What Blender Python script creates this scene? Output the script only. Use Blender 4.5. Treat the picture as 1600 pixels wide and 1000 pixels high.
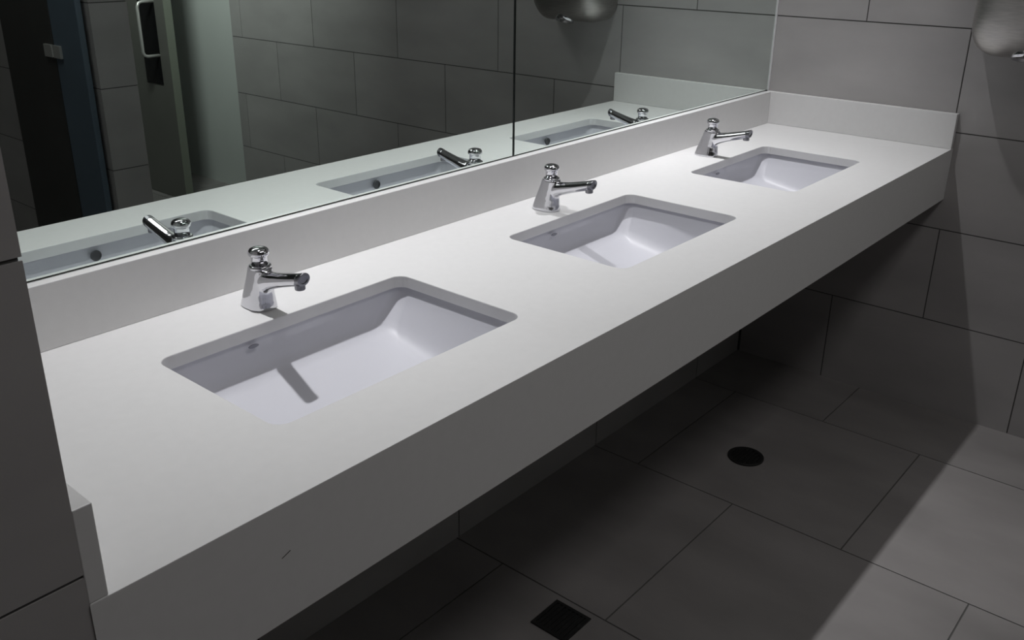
import bpy, bmesh, math, random
from mathutils import Vector, Matrix
random.seed(7)
scene = bpy.context.scene
for o in list(bpy.data.objects):
    bpy.data.objects.remove(o)
C = scene.collection

# ------------------------------------------------------------------ camera
CTOP = 0.845                                   # height of the worktop
cd = bpy.data.cameras.new('camera')
cam = bpy.data.objects.new('camera', cd)
C.objects.link(cam)
scene.camera = cam
pitch, yaw, roll = -0.3751, 0.7034, 0.0103
fw = Vector((math.cos(pitch)*math.cos(yaw), math.cos(pitch)*math.sin(yaw), math.sin(pitch)))
rt = fw.cross(Vector((0, 0, 1))).normalized()
up = rt.cross(fw)
r2 = math.cos(roll)*rt + math.sin(roll)*up
u2 = -math.sin(roll)*rt + math.cos(roll)*up
M = Matrix((r2, u2, -fw)).transposed().to_4x4()
M.translation = Vector((-2.8952, -1.3375, 0.5874 + CTOP))
cam.matrix_world = M
cd.sensor_fit = 'HORIZONTAL'
cd.sensor_width = 36.0
cd.lens = 1434.62/1600*36.0
cd.shift_x = 5.52/1600
cd.shift_y = -44.09/1600
cd.clip_start = 0.02

# ------------------------------------------------------------------ world, lights, exposure
w = bpy.data.worlds.new('world')
scene.world = w
w.use_nodes = True
w.node_tree.nodes['Background'].inputs[0].default_value = (0.5, 0.5, 0.5, 1)
w.node_tree.nodes['Background'].inputs[1].default_value = 0.0
scene.view_settings.view_transform = 'Standard'
scene.view_settings.look = 'None'
scene.view_settings.gamma = 1.0
scene.view_settings.use_curve_mapping = False
scene.view_settings.exposure = 3.9
scene.cycles.use_denoising = True
scene.cycles.sample_clamp_indirect = 3.0
scene.cycles.max_bounces = 10
scene.cycles.diffuse_bounces = 6
scene.cycles.glossy_bounces = 6


def area(name, loc, sx, sy, watts, col=(1, 1, 1), aim=(0, 0, -1), spread=180):
    l = bpy.data.lights.new(name, 'AREA')
    l.shape = 'RECTANGLE'
    l.size, l.size_y = sx, sy
    l.energy = watts
    l.color = col
    l.spread = math.radians(spread)
    o = bpy.data.objects.new(name, l)
    C.objects.link(o)
    o.location = loc
    o.rotation_euler = Vector(aim).to_track_quat('-Z', 'Y').to_euler()
    return o


for lx, k in ((-1.93, 0.248), (-0.70, 0.312)):
    area('vanity_downlight', (lx, -0.045, 2.93), 0.055, 0.035, 1.0*k, (0.985, 0.985, 1.0), spread=60)
area('corridor_light', (-1.12, -2.35, 2.45), 0.4, 0.4, 1.35, (0.96, 1.0, 0.97), aim=(1, -0.85, -0.5), spread=120)
area('room_light', (-1.7, -1.75, 2.93), 1.6, 0.5, 0.70, (1.0, 0.98, 0.97))


# ------------------------------------------------------------------ materials
def material(name, col, rough=0.5, metal=0.0, noise=None, spec=0.5, coat=0.0, bump=None):
    m = bpy.data.materials.new(name)
    m.use_nodes = True
    nt = m.node_tree
    b = nt.nodes['Principled BSDF']
    b.inputs['Base Color'].default_value = (*col, 1)
    b.inputs['Roughness'].default_value = rough
    b.inputs['Metallic'].default_value = metal
    b.inputs['Specular IOR Level'].default_value = spec
    b.inputs['Coat Weight'].default_value = coat
    tc = nt.nodes.new('ShaderNodeTexCoord')
    if noise:
        amp, scale, stretch = noise
        mp = nt.nodes.new('ShaderNodeMapping')
        mp.inputs['Scale'].default_value = stretch
        nt.links.new(tc.outputs['Object'], mp.inputs['Vector'])
        n = nt.nodes.new('ShaderNodeTexNoise')
        n.inputs['Scale'].default_value = scale
        n.inputs['Detail'].default_value = 6
        nt.links.new(mp.outputs[0], n.inputs['Vector'])
        r = nt.nodes.new('ShaderNodeValToRGB')
        r.color_ramp.elements[0].position = 0.3
        r.color_ramp.elements[1].position = 0.7
        r.color_ramp.elements[0].color = (*[c*(1-amp) for c in col], 1)
        r.color_ramp.elements[1].color = (*[min(1, c*(1+amp)) for c in col], 1)
        nt.links.new(n.outputs['Fac'], r.inputs['Fac'])
        nt.links.new(r.outputs['Color'], b.inputs['Base Color'])
    if bump:
        st, sc = bump
        n2 = nt.nodes.new('ShaderNodeTexNoise')
        n2.inputs['Scale'].default_value = sc
        nt.links.new(tc.outputs['Object'], n2.inputs['Vector'])
        bp = nt.nodes.new('ShaderNodeBump')
        bp.inputs['Strength'].default_value = st
        bp.inputs['Distance'].default_value = 0.002
        nt.links.new(n2.outputs['Fac'], bp.inputs['Height'])
        nt.links.new(bp.outputs[0], b.inputs['Normal'])
    return m


WT = 0.40
wall_tiles = [material('wall_tile_%s' % n, tuple(WT*k*c for c in (1.02, 0.985, 0.98)), 0.42, 0, (0.10, 2.6, (1, 1, 2.4)), 0.4)
              for n, k in (('plain', 1.0), ('pale', 1.05), ('dusky', 0.94))]
FT = 0.27
floor_tiles = [material('floor_tile_%s' % n, tuple(FT*k*c for c in (1.04, 0.985, 0.97)), 0.5, 0, (0.16, 2.2, (2.2, 1, 1)), 0.4)
               for n, k in (('plain', 1.0), ('pale', 1.06), ('dusky', 0.93))]
grout = material('grout', (0.10, 0.098, 0.095), 0.9)
quartz = material('white_quartz', (0.74, 0.735, 0.735), 0.38, 0, (0.012, 60, (1, 1, 1)), 0.45)
ceramic = material('vitreous_china', (0.60, 0.60, 0.645), 0.42, 0, None, 0.4, 0.0)
chrome = material('chrome', (0.66, 0.66, 0.69), 0.08, 1.0)
dark_chrome = material('dark_metal', (0.24, 0.24, 0.26), 0.25, 1.0)  # darker metal for tap tips, outlets, brackets and feet
satin = material('satin_nickel', (0.70, 0.70, 0.68), 0.35, 0.6)
steel = material('brushed_steel', (0.43, 0.415, 0.40), 0.42, 1.0, (0.10, 30, (1, 1, 8)))
mirror_glass = material('mirror_glass', (0.80, 0.875, 0.835), 0.0, 1.0)
mirror_edge = material('mirror_edge', (0.03, 0.035, 0.035), 0.3)
silicone = material('pale_silicone', (0.75, 0.75, 0.76), 0.5)
black = material('black_iron', (0.012, 0.012, 0.012), 0.6, 0, (0.2, 12, (1, 1, 1)))
hole_dark = material('hole_dark', (0.07, 0.07, 0.075), 0.5)
paint = material('painted_wall', (0.60, 0.63, 0.61), 0.7, 0, (0.03, 1.5, (1, 1, 1)))
paint_white = material('ceiling_paint', (0.62, 0.62, 0.61), 0.8, 0, (0.02, 2, (1, 1, 1)))
frame_green = material('olive_frame_paint', (0.20, 0.22, 0.18), 0.5)
door_paint = material('grey_door', (0.17, 0.17, 0.155), 0.45, 0, (0.05, 3, (1, 1, 1)))
dark_glass = material('black_vision_panel', (0.01, 0.01, 0.011), 0.12)
blue_panel = material('slate_blue_laminate', (0.12, 0.165, 0.215), 0.4, 0, (0.08, 3, (1, 1, 1)))
dark_panel = material('charcoal_laminate', (0.06, 0.06, 0.058), 0.5, 0, (0.1, 3, (1, 1, 1)))


# ------------------------------------------------------------------ helpers
def link(name, bm, mats, parent=None, smooth=False, bevel=0.0, segs=2, angle=35):
    me = bpy.data.meshes.new(name)
    bmesh.ops.recalc_face_normals(bm, faces=bm.faces)
    bm.to_mesh(me)
    bm.free()
    for m in (mats if isinstance(mats, (list, tuple)) else [mats]):
        me.materials.append(m)
    if smooth:
        me.polygons.foreach_set('use_smooth', [True]*len(me.polygons))
    o = bpy.data.objects.new(name, me)
    C.objects.link(o)
    if parent:
        o.parent = parent
    if bevel:
        b = o.modifiers.new('bevel', 'BEVEL')
        b.width = bevel
        b.segments = segs
        b.limit_method = 'ANGLE'
        b.angle_limit = math.radians(angle)
    return o


def box(bm, a, b, mat=0):
    x0, y0, z0 = (min(a[i], b[i]) for i in range(3))
    x1, y1, z1 = (max(a[i], b[i]) for i in range(3))
    v = [bm.verts.new(p) for p in ((x0, y0, z0), (x1, y0, z0), (x1, y1, z0), (x0, y1, z0),
                                   (x0, y0, z1), (x1, y0, z1), (x1, y1, z1), (x0, y1, z1))]
    for f in ((0, 3, 2, 1), (4, 5, 6, 7), (0, 1, 5, 4), (1, 2, 6, 5), (2, 3, 7, 6), (3, 0, 4, 7)):
        fc = bm.faces.new([v[i] for i in f])
        fc.material_index = mat


def loft(bm, rings, cap0=True, cap1=True, mat=0):
    vs = [[bm.verts.new(p) for p in r] for r in rings]
    n = len(vs[0])
    for a, b in zip(vs, vs[1:]):
        for i in range(n):
            f = bm.faces.new((a[i], a[(i+1) % n], b[(i+1) % n], b[i]))
            f.material_index = mat
    if cap0:
        bm.faces.new(list(reversed(vs[0]))).material_index = mat
    if cap1:
        bm.faces.new(vs[-1]).material_index = mat
    return vs


def lathe(bm, cx, cy, prof, n=28, mat=0):
    loft(bm, [[(cx + r*math.cos(2*math.pi*i/n), cy + r*math.sin(2*math.pi*i/n), z) for i in range(n)] for r, z in prof], mat=mat)


def tube(bm, pts, r, n=12):
    pts = [Vector(p) for p in pts]
    rings = []
    ref = None
    for i, p in enumerate(pts):
        t = (pts[min(i+1, len(pts)-1)] - pts[max(i-1, 0)]).normalized()
        if ref is None:
            ref = t.orthogonal().normalized()
        ref = (ref - t*ref.dot(t)).normalized()
        s = t.cross(ref)
        rings.append([p + r*(math.cos(2*math.pi*k/n)*ref + math.sin(2*math.pi*k/n)*s) for k in range(n)])
    loft(bm, rings)


def rrect(x0, x1, y0, y1, r, z, k=6):
    """rounded rectangle ring, z may be a function of (x, y)"""
    out = []
    for cx, cy, a0 in ((x1-r, y1-r, 0), (x0+r, y1-r, 90), (x0+r, y0+r, 180), (x1-r, y0+r, 270)):
        for i in range(k+1):
            a = math.radians(a0 + 90*i/k)
            x, y = cx + r*math.cos(a), cy + r*math.sin(a)
            out.append((x, y, z(x, y) if callable(z) else z))
    return out


def empty(name, loc, rz=0.0):
    o = bpy.data.objects.new(name, None)
    C.objects.link(o)
    o.location = loc
    o.rotation_euler = (0, 0, rz)
    o.empty_display_size = 0.05
    return o


def tag(o, label, cat, group=None):
    o['label'] = label
    o['category'] = cat
    if group:
        o['group'] = group
    return o


def struct(o, label=None):
    o['kind'] = 'structure'
    if label:
        o['label'] = label
    return o


def copy_tree(o, parent=None):
    c = o.copy()
    C.objects.link(c)
    c.parent = parent
    for ch in list(o.children):
        copy_tree(ch, c)
    return c


# ------------------------------------------------------------------ tiled surfaces
G = 0.0036           # joint width
PROUD = 0.0016       # how far a tile stands out of its joints


def tiles(bm, to3d, rows, u0, u1, nm=3):
    """rows: (v0, v1, joints).  to3d(u, v, d) -> point, d = out of the surface."""
    for v0, v1, joints in rows:
        js = [u0 - G/2] + [j for j in sorted(joints) if u0 + .02 < j < u1 - .02] + [u1 + G/2]
        for a, b in zip(js, js[1:]):
            m = 1 + random.choice((0, 0, 1, 2))
            p, q = to3d(a + G/2, v0 + G/2, -0.001), to3d(b - G/2, v1 - G/2, PROUD)
            box(bm, p, q, m)


ZR = [-0.002, 0.301, 0.596, 0.892, 1.186, 1.482, 1.778, 2.074, 2.37, 2.666, 2.962, 3.0]
ZN = [-0.002, 0.285, 0.581, 0.877] + ZR[4:]
PT = 0.596
CEIL = 3.00


def wall_rows(off_even, off_odd, lo=-12, hi=12, zr=ZR):
    rows = []
    for i, (a, b) in enumerate(zip(zr, zr[1:])):
        off = off_even if i % 2 == 0 else off_odd
        rows.append((a, b, [off + k*PT for k in range(lo, hi)]))
    return rows


# right wall, plane x = 0, tiled; u = -y
bm = bmesh.new()
box(bm, (PROUD + .0002, 0.12, -0.05), (0.1, -3.07, CEIL), 0)
rr = []
for i, (a, b) in enumerate(zip(ZR, ZR[1:])):
    off = {0: 0.310, 1: 0.605, 2: 0.2975, 3: 0.590, 4: 0.290}.get(i, 0.59 if i % 2 else 0.29)
    pitch_ = {0: .597, 2: .5965}.get(i, .5975)
    rr.append((a, b, [off + k*pitch_ for k in range(-1, 8)]))
tiles(bm, lambda u, v, d: (PROUD - d, -u, v), rr, 0.0, 3.07)
struct(link('wall_right', bm, [grout] + wall_tiles), 'taupe large-format tiled wall at the far end of the counter')

# wall behind the mirrors, plane y = 0.008, u = x
bm = bmesh.new()
box(bm, (-2.626, 0.0085 + PROUD, -0.05), (0.0, 0.12, CEIL), 0)
tiles(bm, lambda u, v, d: (u, 0.0085 + PROUD - d, v), wall_rows(-0.3, 0.0), -2.626, 0.0)
struct(link('wall_back', bm, [grout] + wall_tiles), 'tiled wall behind the mirrors and under the counter')

# nib wall at the left end of the counter: face y = -0.6, end face x = -2.604
bm = bmesh.new()
box(bm, (-4.6, 0.12, -0.05), (-2.6225 - PROUD, -0.5985 + PROUD, CEIL), 0)
tiles(bm, lambda u, v, d: (u, -0.5985 + PROUD - d - 0.0, v), wall_rows(-3.35, -3.05, zr=ZN), -4.6, -2.6215)
tiles(bm, lambda u, v, d: (-2.6225 - PROUD + d, -u, v), wall_rows(0.3, 0.0, zr=ZN), 0.0, 0.5925)
struct(link('wall_left', bm, [grout] + wall_tiles), 'dark tiled nib wall at the near left end of the counter')

# floor, z = 0; rows run along y between joints in x
bm = bmesh.new()
box(bm, (-4.7, 0.12, -0.06), (0.3, -5.2, -PROUD - .0002), 0)
xs = [-4.5, -3.9, -3.3, -2.7, -2.1, -1.5, -0.903, -0.307, 0.3]
rows = []
for i, (a, b) in enumerate(zip(xs, xs[1:])):
    off = 0.745 if abs(a + 0.903) < .01 or i % 2 == 0 else 1.047
    rows.append((a, b, [off - 0.6*k for k in range(-8, 3)]))
tiles(bm, lambda u, v, d: (v, -u, -PROUD + d), rows, -0.0085, 5.2)
struct(link('floor', bm, [grout] + floor_tiles), 'large taupe floor tiles')

# ceiling
bm = bmesh.new()
box(bm, (-4.7, 0.12, CEIL), (0.3, -5.2, CEIL + .08))
struct(link('ceiling', bm, paint_white))

# walls closing the room: behind the camera, the far side, and the painted return
bm = bmesh.new()
box(bm, (-4.6, -0.6, -0.05), (-4.7, -5.1, CEIL))
tiles(bm, lambda u, v, d: (-4.6 - PROUD + d + .002, -u, v), wall_rows(0.3, 0.0), 0.6, 5.1)
struct(link('wall_rear', bm, [grout] + wall_tiles))
bm = bmesh.new()
box(bm, (-4.6, -5.1, -0.05), (0.3, -5.2, CEIL))
tiles(bm, lambda u, v, d: (u, -5.1 - PROUD + d + .002, v), wall_rows(-0.3, 0.0), -4.6, 0.1)
struct(link('wall_front', bm, [grout] + wall_tiles))
bm = bmesh.new()
box(bm, (0.10, -3.07, -0.05), (0.2, -5.1, CEIL))
struct(link('wall_return', bm, paint), 'plain painted wall beyond the tiles, seen in the mirror')

# partition with a tiled end, seen in the mirror
bm = bmesh.new()
box(bm, (-1.323, -1.904, -0.05), (-1.187, -5.1, CEIL), 0)
tiles(bm, lambda u, v, d: (u, -1.904 + d, v), wall_rows(-9, -9), -1.325, -1.185)
tiles(bm, lambda u, v, d: (-1.323 - d, -u, v), wall_rows(2.3, 2.0), 1.904, 5.1)
struct(link('wall_partition', bm, [grout] + wall_tiles), 'narrow tiled wall end seen in the mirror')

# ------------------------------------------------------------------ vanity counter
XL, XR, YF = -2.622, -0.0005, -0.600
TS = 0.022                                        # slab thickness
SP = 0.1030                                       # splash height
sinks = [(-2.3084, -1.8231, -2.083), (-1.5278, -1.0703, -1.310), (-0.7908, -0.349, -0.580)]
YB, YFR = -0.168, -0.460
RC = 0.022

counter = tag(empty('vanity_counter', (0, 0, CTOP - 0.1542)),
              'long white quartz counter with three rectangular cut-outs and a deep front apron', 'counter')


def to_local(bm, dz=-(CTOP - 0.1542)):
    bmesh.ops.translate(bm, verts=bm.verts, vec=(0, 0, dz))


# slab with holes
loops = [[(XL, YF, 0), (XR, YF, 0), (XR, 0.008, 0), (XL, 0.008, 0)]]
for l, r, _ in sinks:
    loops.append(rrect(l, r, YFR, YB, RC, 0, 7))
bm = bmesh.new()
edges = []
for lp in loops:
    vs = [bm.verts.new((x, y, CTOP)) for x, y, *_ in lp]
    edges += [bm.edges.new((vs[i], vs[(i+1) % len(vs)])) for i in range(len(vs))]
bmesh.ops.triangle_fill(bm, use_beauty=True, use_dissolve=False, edges=edges)
ret = bmesh.ops.extrude_face_region(bm, geom=bm.faces[:])
bmesh.ops.translate(bm, verts=[g for g in ret['geom'] if isinstance(g, bmesh.types.BMVert)], vec=(0, 0, -TS))
bmesh.ops.dissolve_limit(bm, angle_limit=0.01, verts=bm.verts, edges=bm.edges)
lay = bm.edges.layers.float.new('bevel_weight_edge')
for e in bm.edges:
    if len(e.link_faces) == 2 and all(v.co.z > CTOP - .001 for v in e.verts) and e.calc_face_angle() > .5:
        e[lay] = 1.0
to_local(bm)
wt = link('worktop', bm, quartz, counter, bevel=0.0016, segs=2)
wt.modifiers['bevel'].limit_method = 'WEIGHT'

bm = bmesh.new()
box(bm, (XL, YF, CTOP - TS), (XR, YF + 0.02, CTOP - 0.1542))
to_local(bm)
link('apron', bm, quartz, counter)
bm = bmesh.new()
box(bm, (XL + .0195, -0.019, CTOP + .0002), (XR - .0195, 0.008, CTOP + SP))
to_local(bm)
link('backsplash', bm, quartz, counter, bevel=0.0012)
bm = bmesh.new()
loft(bm, [[(-2.4125, YF + d_, .7758), (-2.4005, YF + d_, .7802), (-2.4008, YF + d_, .7812), (-2.4130, YF + d_, .7765)] for d_ in (-.0004, .001)])
to_local(bm)
o = link('scratch', bm, dark_panel, counter)
o['label'] = 'small dark scratch on the front apron'
for xa, xb in ((XR - .019, XR), (XL, XL + .019)):
    bm = bmesh.new()
    box(bm, (xa, YF + .001, CTOP + .0002), (xb, -0.0005, CTOP + SP))
    to_local(bm)
    link('side_splash', bm, quartz, counter, bevel=0.0012)
# steel brackets below carry the slab
for bx in (-2.43, -1.665, -0.93, -0.17):
    bm = bmesh.new()
    box(bm, (bx - .02, 0.008, CTOP - TS - .0002), (bx + .02, -0.56, CTOP - TS - .012))
    box(bm, (bx - .02, 0.008, CTOP - TS - .012), (bx + .02, -0.004, CTOP - 0.24))
    to_local(bm)
    link('bracket', bm, dark_chrome, counter)


# ------------------------------------------------------------------ undermount sinks
def make_sink(l, r, label):
    cx = (l + r)/2
    root = tag(empty('undermount_sink', (cx, -0.315, CTOP - 0.17)), label, 'sink', 'undermount sinks in the counter')
    L, R, B, F = l - cx, r - cx, YB + .315, YFR + .315     # local opening
    zt = 0.17 - TS - .0003

    def zf(x, y):                                  # bowl floor falls away from the back and front edges
        t = max(0.0, min(1.0, (B - y)/(B - F)))
        return 0.17 - (0.088 + 0.050*math.sin(math.pi*min(1, t*0.62 + 0.0)))

    def ring(ix, ib, iff, rad, z):
        return rrect(L + ix, R - ix, F + iff, B - ib, rad, z, 7)

    rings = [ring(-.028, -.024, -.024, .03, zt), ring(-.007, -.008, -.007, .028, zt),
             ring(-.005, -.0075, -.0065, .027, zt - .004), ring(.001, -.007, -.006, .027, zt - .02),
             ring(.014, -.0055, -.004, .028, lambda x, y: 0.5*(zt - .02) + 0.5*(zf(x, y) + .018)),
             ring(.030, -.003, .000, .030, lambda x, y: zf(x, y) + .018),
             ring(.038, .001, .005, .032, lambda x, y: zf(x, y) + .008),
             ring(.048, .009, .015, .034, lambda x, y: zf(x, y) + .0015),
             ring(.062, .024, .034, .032, lambda x, y: zf(x, y))]
    zd = 0.17 - 0.142
    n = 32
    dr = [(0.030*math.cos(0), 0)]
    # shrink towards the drain
    last = rings[-1]
    dcy = -0.02
    for t in (0.35, 0.7, 0.9):
        rg = []
        for x, y, z in last:
            a = math.atan2(y - dcy, x)
            tx, ty = 0.026*math.cos(a), dcy + 0.026*math.sin(a)
            s = t
            rg.append((x + (tx - x)*s, y + (ty - y)*s, z + (zd - z)*(s**0.8)))
        rings.append(rg)
    rings.append([(0.026*math.cos(math.atan2(y - dcy, x)), dcy + 0.026*math.sin(math.atan2(y - dcy, x)), zd) for x, y, z in last])
    # outside shell
    out = [[(x*1.0, y, z) for x, y, z in ring(-.028, -.024, -.024, .03, zt - .012)],
           ring(-.012, -.012, -.012, .03, zt - .014),
           ring(.022, -.006, -.004, .03, lambda x, y: zf(x, y) + .012),
           ring(.055, .025, .03, .03, lambda x, y: zf(x, y) - .010),
           [(0.035*math.cos(math.atan2(y - dcy, x)), dcy + 0.035*math.sin(math.atan2(y - dcy, x)), zd - .012) for x, y, z in last]]
    bm = bmesh.new()
    allr = list(reversed(out)) + rings
    loft(bm, allr, cap0=False, cap1=False)
    bowl = link('bowl', bm, ceramic, root, smooth=True)
    # drain
    bm = bmesh.new()
    lathe(bm, 0, dcy, [(.0005, zd + .003), (.012, zd + .003), (.014, zd + .001), (.020, zd + .001), (.024, zd + .0025), (.029, zd + .002), (.030, zd - .002), (.020, zd - .03), (.0005, zd - .03)])
    d = link('drain', bm, chrome, root, smooth=True)
    # round overflow opening in the front wall
    bm = bmesh.new()
    n = 20
    rgs = []
    oz = 0.17 - 0.042
    for rr_, dy in ((.0115, 0.0012), (.0115, 0.0035), (.0095, 0.0035), (.0090, -0.001)):
        rgs.append([(-.022 + rr_*math.cos(2*math.pi*i/n), F + dy, oz + rr_*math.sin(2*math.pi*i/n)) for i in range(n)])
    loft(bm, rgs, cap0=True, cap1=True)
    o = link('overflow_hole', bm, hole_dark, root)
    # small dark maker's oval on the back wall
    bm = bmesh.new()
    zc = 0.17 - 0.034
    loft(bm, [[(L + .165 + .0095*math.cos(2*math.pi*i/16), B + d_, zc + .003*math.sin(2*math.pi*i/16)) for i in range(16)] for d_ in (0.001, -0.0009)])
    link('wall_mark', bm, material_mark, root)
    return root


material_mark = material('grey_mark', (0.25, 0.25, 0.29), 0.4)
make_sink(sinks[0][0], sinks[0][1], 'white rectangular sink nearest the dark left wall, the largest in view')
make_sink(sinks[1][0], sinks[1][1], 'white rectangular sink in the middle of the counter')
make_sink(sinks[2][0], sinks[2][1], 'white rectangular sink at the far end beside the tiled right wall')


# ------------------------------------------------------------------ push taps
def make_tap():
    root = empty('push_tap', (0, -0.103, CTOP))

    def sec_xy(cx, cy, hx, hy, z, p=2.6, n=28):
        out = []
        for i in range(n):
            a = 2*math.pi*i/n
            c, s = math.cos(a), math.sin(a)
            out.append((cx + hx*math.copysign(abs(c)**(2/p), c), cy + hy*math.copysign(abs(s)**(2/p), s), z(c, s) if callable(z) else z))
        return out
    # body and spout grown together: overlapping lofts fused by a voxel remesh
    bm = bmesh.new()
    B_ = [(0.000, 0.000, .0245, .0330), (0.003, 0.000, .0245, .0330), (0.014, -0.001, .0228, .0305), (0.028, -0.003, .0208, .0275),
          (0.042, -0.006, .0192, .0252), (0.056, -0.0095, .0178, .0232), (0.068, -0.012, .0170, .0218), (0.0715, -0.0125, .0165, .0212)]
    loft(bm, [sec_xy(0, cy, hx, hy, z) for z, cy, hx, hy in B_])
    S = [(-0.002, .046, .0150, .0230), (-0.018, .047, .0160, .0220), (-0.030, .050, .0156, .0190), (-0.042, .0545, .0148, .0158),
         (-0.058, .0590, .0140, .0138), (-0.078, .0645, .0134, .0126), (-0.100, .0705, .0128, .0118), (-0.120, .0760, .0124, .0114)]
    n = 26
    rings = []
    for k, (y, z, hx, hz) in enumerate(S):
        rings.append([(hx*math.cos(2*math.pi*i/n), y + (-.10*hz*math.sin(2*math.pi*i/n)), z + hz*math.sin(2*math.pi*i/n)) for i in range(n)])
    loft(bm, rings)
    sp = link('body', bm, chrome, root, smooth=True)
    rm = sp.modifiers.new('fuse', 'REMESH')
    rm.mode = 'VOXEL'
    rm.voxel_size = 0.0013
    rm.use_smooth_shade = True
    sm = sp.modifiers.new('soften', 'SMOOTH')
    sm.factor = 0.6
    sm.iterations = 9
    # tip ring and downward outlet
    bm = bmesh.new()
    rg = []
    for y, r in ((-.1180, .0115), (-.1185, .0122), (-.1275, .0120), (-.1285, .0112), (-.1287, .0080), (-.1270, .0070)):
        z = .0758 + (-.1180 - y)*.27
        rg.append([(r*math.cos(2*math.pi*i/n), y - .1*r*math.sin(2*math.pi*i/n), z + r*.93*math.sin(2*math.pi*i/n)) for i in range(n)])
    loft(bm, rg)
    link('tip_ring', bm, dark_chrome, root, bevel=0.0005)
    bm = bmesh.new()
    lathe(bm, 0, -.1165, [(.0085, .072), (.0085, .0600), (.0078, .0590), (.0060, .0590), (.0055, .0610)], 20)
    link('outlet', bm, dark_chrome, root)
    cy = -.0125
    bm = bmesh.new()
    lathe(bm, 0, cy, [(.0150, .0700), (.0180, .0705), (.0188, .0725), (.0184, .0750), (.0165, .0762), (.0130, .0762)])
    link('collar', bm, chrome, root, smooth=True)
    bm = bmesh.new()
    lathe(bm, 0, cy, [(.0136, .0750), (.0134, .0905), (.0140, .0918), (.0162, .0924), (.0172, .0945), (.0174, .0975), (.0164, .1010), (.0138, .1038), (.0090, .1056), (.0040, .1063), (.0006, .1065)])
    link('push_button', bm, chrome, root, smooth=True)
    return root


tap0 = make_tap()
for i, ((l, r, tx), lab) in enumerate(zip(sinks, (
        'chrome push tap above the nearest sink, the largest of the three',
        'chrome push tap above the middle sink',
        'chrome push tap above the far sink by the side splash'))):
    t = tap0 if i == 0 else copy_tree(tap0)
    t.location = (tx, -0.103, CTOP)
    tag(t, lab, 'tap', 'chrome push taps along the backsplash')

# ------------------------------------------------------------------ mirrors
MT = 2.07
for xa, xb, lab in ((-2.6215, -1.3082, 'frameless wall mirror on the left, reflecting the door and partition'),
                    (-1.3038, -0.006, 'frameless wall mirror on the right, reflecting the hand dryer')):
    root = tag(empty('wall_mirror', ((xa+xb)/2, 0.004, CTOP + SP + .001)), lab, 'mirror')
    dx, dz = (xa+xb)/2, CTOP + SP + .001
    bm = bmesh.new()
    box(bm, (xa - dx, .0042, 0), (xb - dx, -.0002, MT - dz))
    link('backing', bm, mirror_edge, root)
    bm = bmesh.new()
    box(bm, (xa - dx + .0016, -.0002, 0.0022), (xb - dx - .0016, -.0040, MT - dz - .001))
    link('mirror_pane', bm, mirror_glass, root)
# pale bead in the corner at the mirror's right edge
bm = bmesh.new()
box(bm, (-0.0055, 0.008, CTOP + SP + .001), (-0.0005, -0.0035, MT))
struct(link('trim_1', bm, silicone), 'thin pale bead down the corner beside the right mirror')

# ------------------------------------------------------------------ hand dryer
def make_dryer():
    root = tag(empty('hand_dryer', (0, -0.765, 1.130)), 'brushed steel hand dryer with rounded corners high on the tiled wall', 'hand dryer')
    # body: rounded shell lofted out from the wall along -x
    bm = bmesh.new()
    prof = [(0.0005, .150, 0.0, .320, .045), (0.010, .154, -.004, .324, .048), (0.070, .153, -.006, .322, .052),
            (0.105, .149, -.002, .316, .055), (0.130, .138, .008, .303, .058), (0.147, .118, .028, .283, .060), (0.156, .085, .060, .250, .055), (0.158, .040, .11, .20, .03)]
    rings = []
    for d, hy, z0, z1, r in prof:
        rings.append([(-d, y, z) for y, z, _ in rrect(-hy, hy, z0, z1, min(r*1.35, hy*.95, (z1-z0)/2*.95), 0, 8)])
    loft(bm, rings)
    body = link('housing', bm, steel, root, smooth=True)
    # nozzle below
    bm = bmesh.new()
    rg = []
    for t, rad in ((0, .034), (.35, .033), (.8, .030), (1.0, .031), (1.0, .026), (.8, .024)):
        c = Vector((-.095, 0.0, .060)).lerp(Vector((-.118, 0.0, -.004)), t)
        rg.append([(c.x + rad*math.cos(2*math.pi*i/24), c.y + rad*1.15*math.sin(2*math.pi*i/24), c.z - .35*rad*math.cos(2*math.pi*i/24)) for i in range(24)])
    loft(bm, rg)
    link('nozzle', bm, chrome, root, smooth=True)
    bm = bmesh.new()
    loft(bm, [[(-d, r_*math.cos(2*math.pi*i/24), .235 + r_*math.sin(2*math.pi*i/24)) for i in range(24)] for d, r_ in ((.145, .026), (.162, .026), (.166, .022), (.166, .001))])
    link('push_button', bm, chrome, root, smooth=True)
    return root


make_dryer()

# ------------------------------------------------------------------ floor drains
d1 = tag(empty('floor_drain', (-0.662, -0.363, 0.0)), 'small dark round floor drain under the counter', 'drain')
bm = bmesh.new()
lathe(bm, 0, 0, [(.052, 0.0002), (.052, .004), (.049, .0055), (.041, .0050), (.040, .0015), (.0005, .0015)], 36)
link('rim', bm, black, d1)
bm = bmesh.new()
for k in range(-3, 4):
    hw = math.sqrt(max(0, .040**2 - (k*.0115)**2))
    box(bm, (-hw, k*.0115 - .0028, .0015), (hw, k*.0115 + .0028, .0045))
link('grate', bm, black, d1)
d2 = tag(empty('floor_drain', (-1.567, -0.374, 0.0)), 'dark square floor drain at the bottom edge of the picture', 'drain')
bm = bmesh.new()
for a, b in (((-.048, -.048), (.048, -.040)), ((-.048, .040), (.048, .048)), ((-.048, -.040), (-.040, .040)), ((.040, -.040), (.048, .040))):
    box(bm, (*a, .0002), (*b, .004))
box(bm, (-.040, -.040, .0002), (.040, .040, .001))
link('rim', bm, black, d2)
bm = bmesh.new()
for k in range(-3, 4):
    box(bm, (-.040, k*.011 - .003, .001), (.040, k*.011 + .003, .0035))
link('grate', bm, black, d2)

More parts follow.
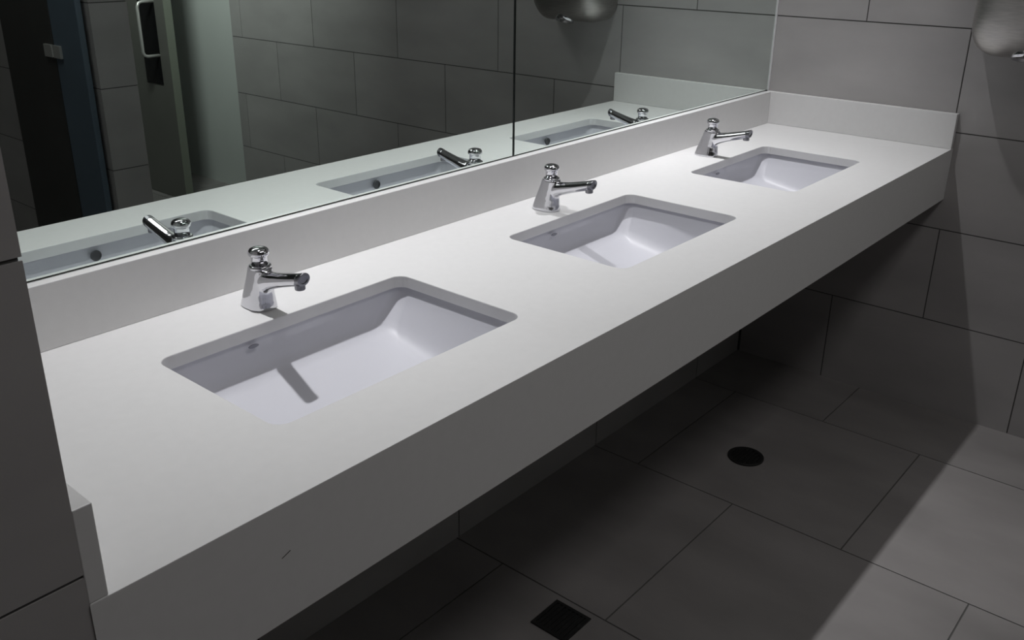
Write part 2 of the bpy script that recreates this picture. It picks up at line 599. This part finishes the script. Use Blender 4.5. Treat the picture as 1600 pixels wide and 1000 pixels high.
# ------------------------------------------------------------------ door beyond the painted wall (in the mirror)
# an open leaf standing out into the passage, hung on a short return wall
bm = bmesh.new()
box(bm, (-0.34, -4.20, -0.05), (0.10, -4.32, CEIL))
struct(link('wall_side', bm, paint), 'short painted return wall carrying the open door')
dr = empty('door_1', (-0.2475, -3.71, 0))
struct(dr, 'open grey door with a pull handle and narrow black glass, seen in the mirror')
bm = bmesh.new()
box(bm, (-.0225, -.488, .002), (.0225, .446, 2.05))
leaf = link('door_leaf', bm, door_paint, dr, bevel=.001)
bm = bmesh.new()
box(bm, (-.0225, .4462, .002), (.0225, .4500, 2.05))
link('door_edge', bm, frame_green, dr)
bm = bmesh.new()
box(bm, (-.0226, .190, .635), (-.0255, .357, 1.75))
link('glass_slot', bm, dark_glass, leaf)
bm = bmesh.new()
tube(bm, [(-.0225, .352, .79), (-.090, .352, .79), (-.107, .352, .796), (-.115, .352, .812), (-.115, .352, 1.045), (-.107, .352, 1.062), (-.090, .352, 1.068), (-.0225, .352, 1.068)], .0085)
link('door_handle', bm, satin, leaf, smooth=True)

# ------------------------------------------------------------------ blue-grey screen and dark hinged door on the partition (in the mirror)
s = tag(empty('partition_screen', (-1.335, -2.055, 0.0)), 'slate blue upright screen panel beside the dark hinged door, in the mirror', 'screen')
bm = bmesh.new()
box(bm, (-.002, -.083, .12), (-.024, .125, 2.05))
link('panel', bm, blue_panel, s, bevel=.002)
bm = bmesh.new()
box(bm, (-.006, -.02, 0.001), (-.018, .02, .12))
link('foot', bm, dark_chrome, s)
s2 = tag(empty('cubicle_door', (-1.335, -2.15, 0.0)), 'near-black cubicle door hung on a chrome hinge, in the mirror', 'door')
bm = bmesh.new()
box(bm, (-.002, -.42, .12), (-.024, 0.005, 2.05))
link('panel', bm, dark_panel, s2, bevel=.002)
bm = bmesh.new()
box(bm, (-.024, -.055, .985), (-.034, .002, 1.030))
box(bm, (-.024, .016, .985), (-.034, .070, 1.030))
tube(bm, [(-.031, .009, .988), (-.031, .009, 1.027)], .006)
link('hinge', bm, satin, s2, bevel=.001)
bm = bmesh.new()
box(bm, (-.006, -.40, 0.001), (-.018, -.37, .12))
link('foot', bm, dark_chrome, s2)
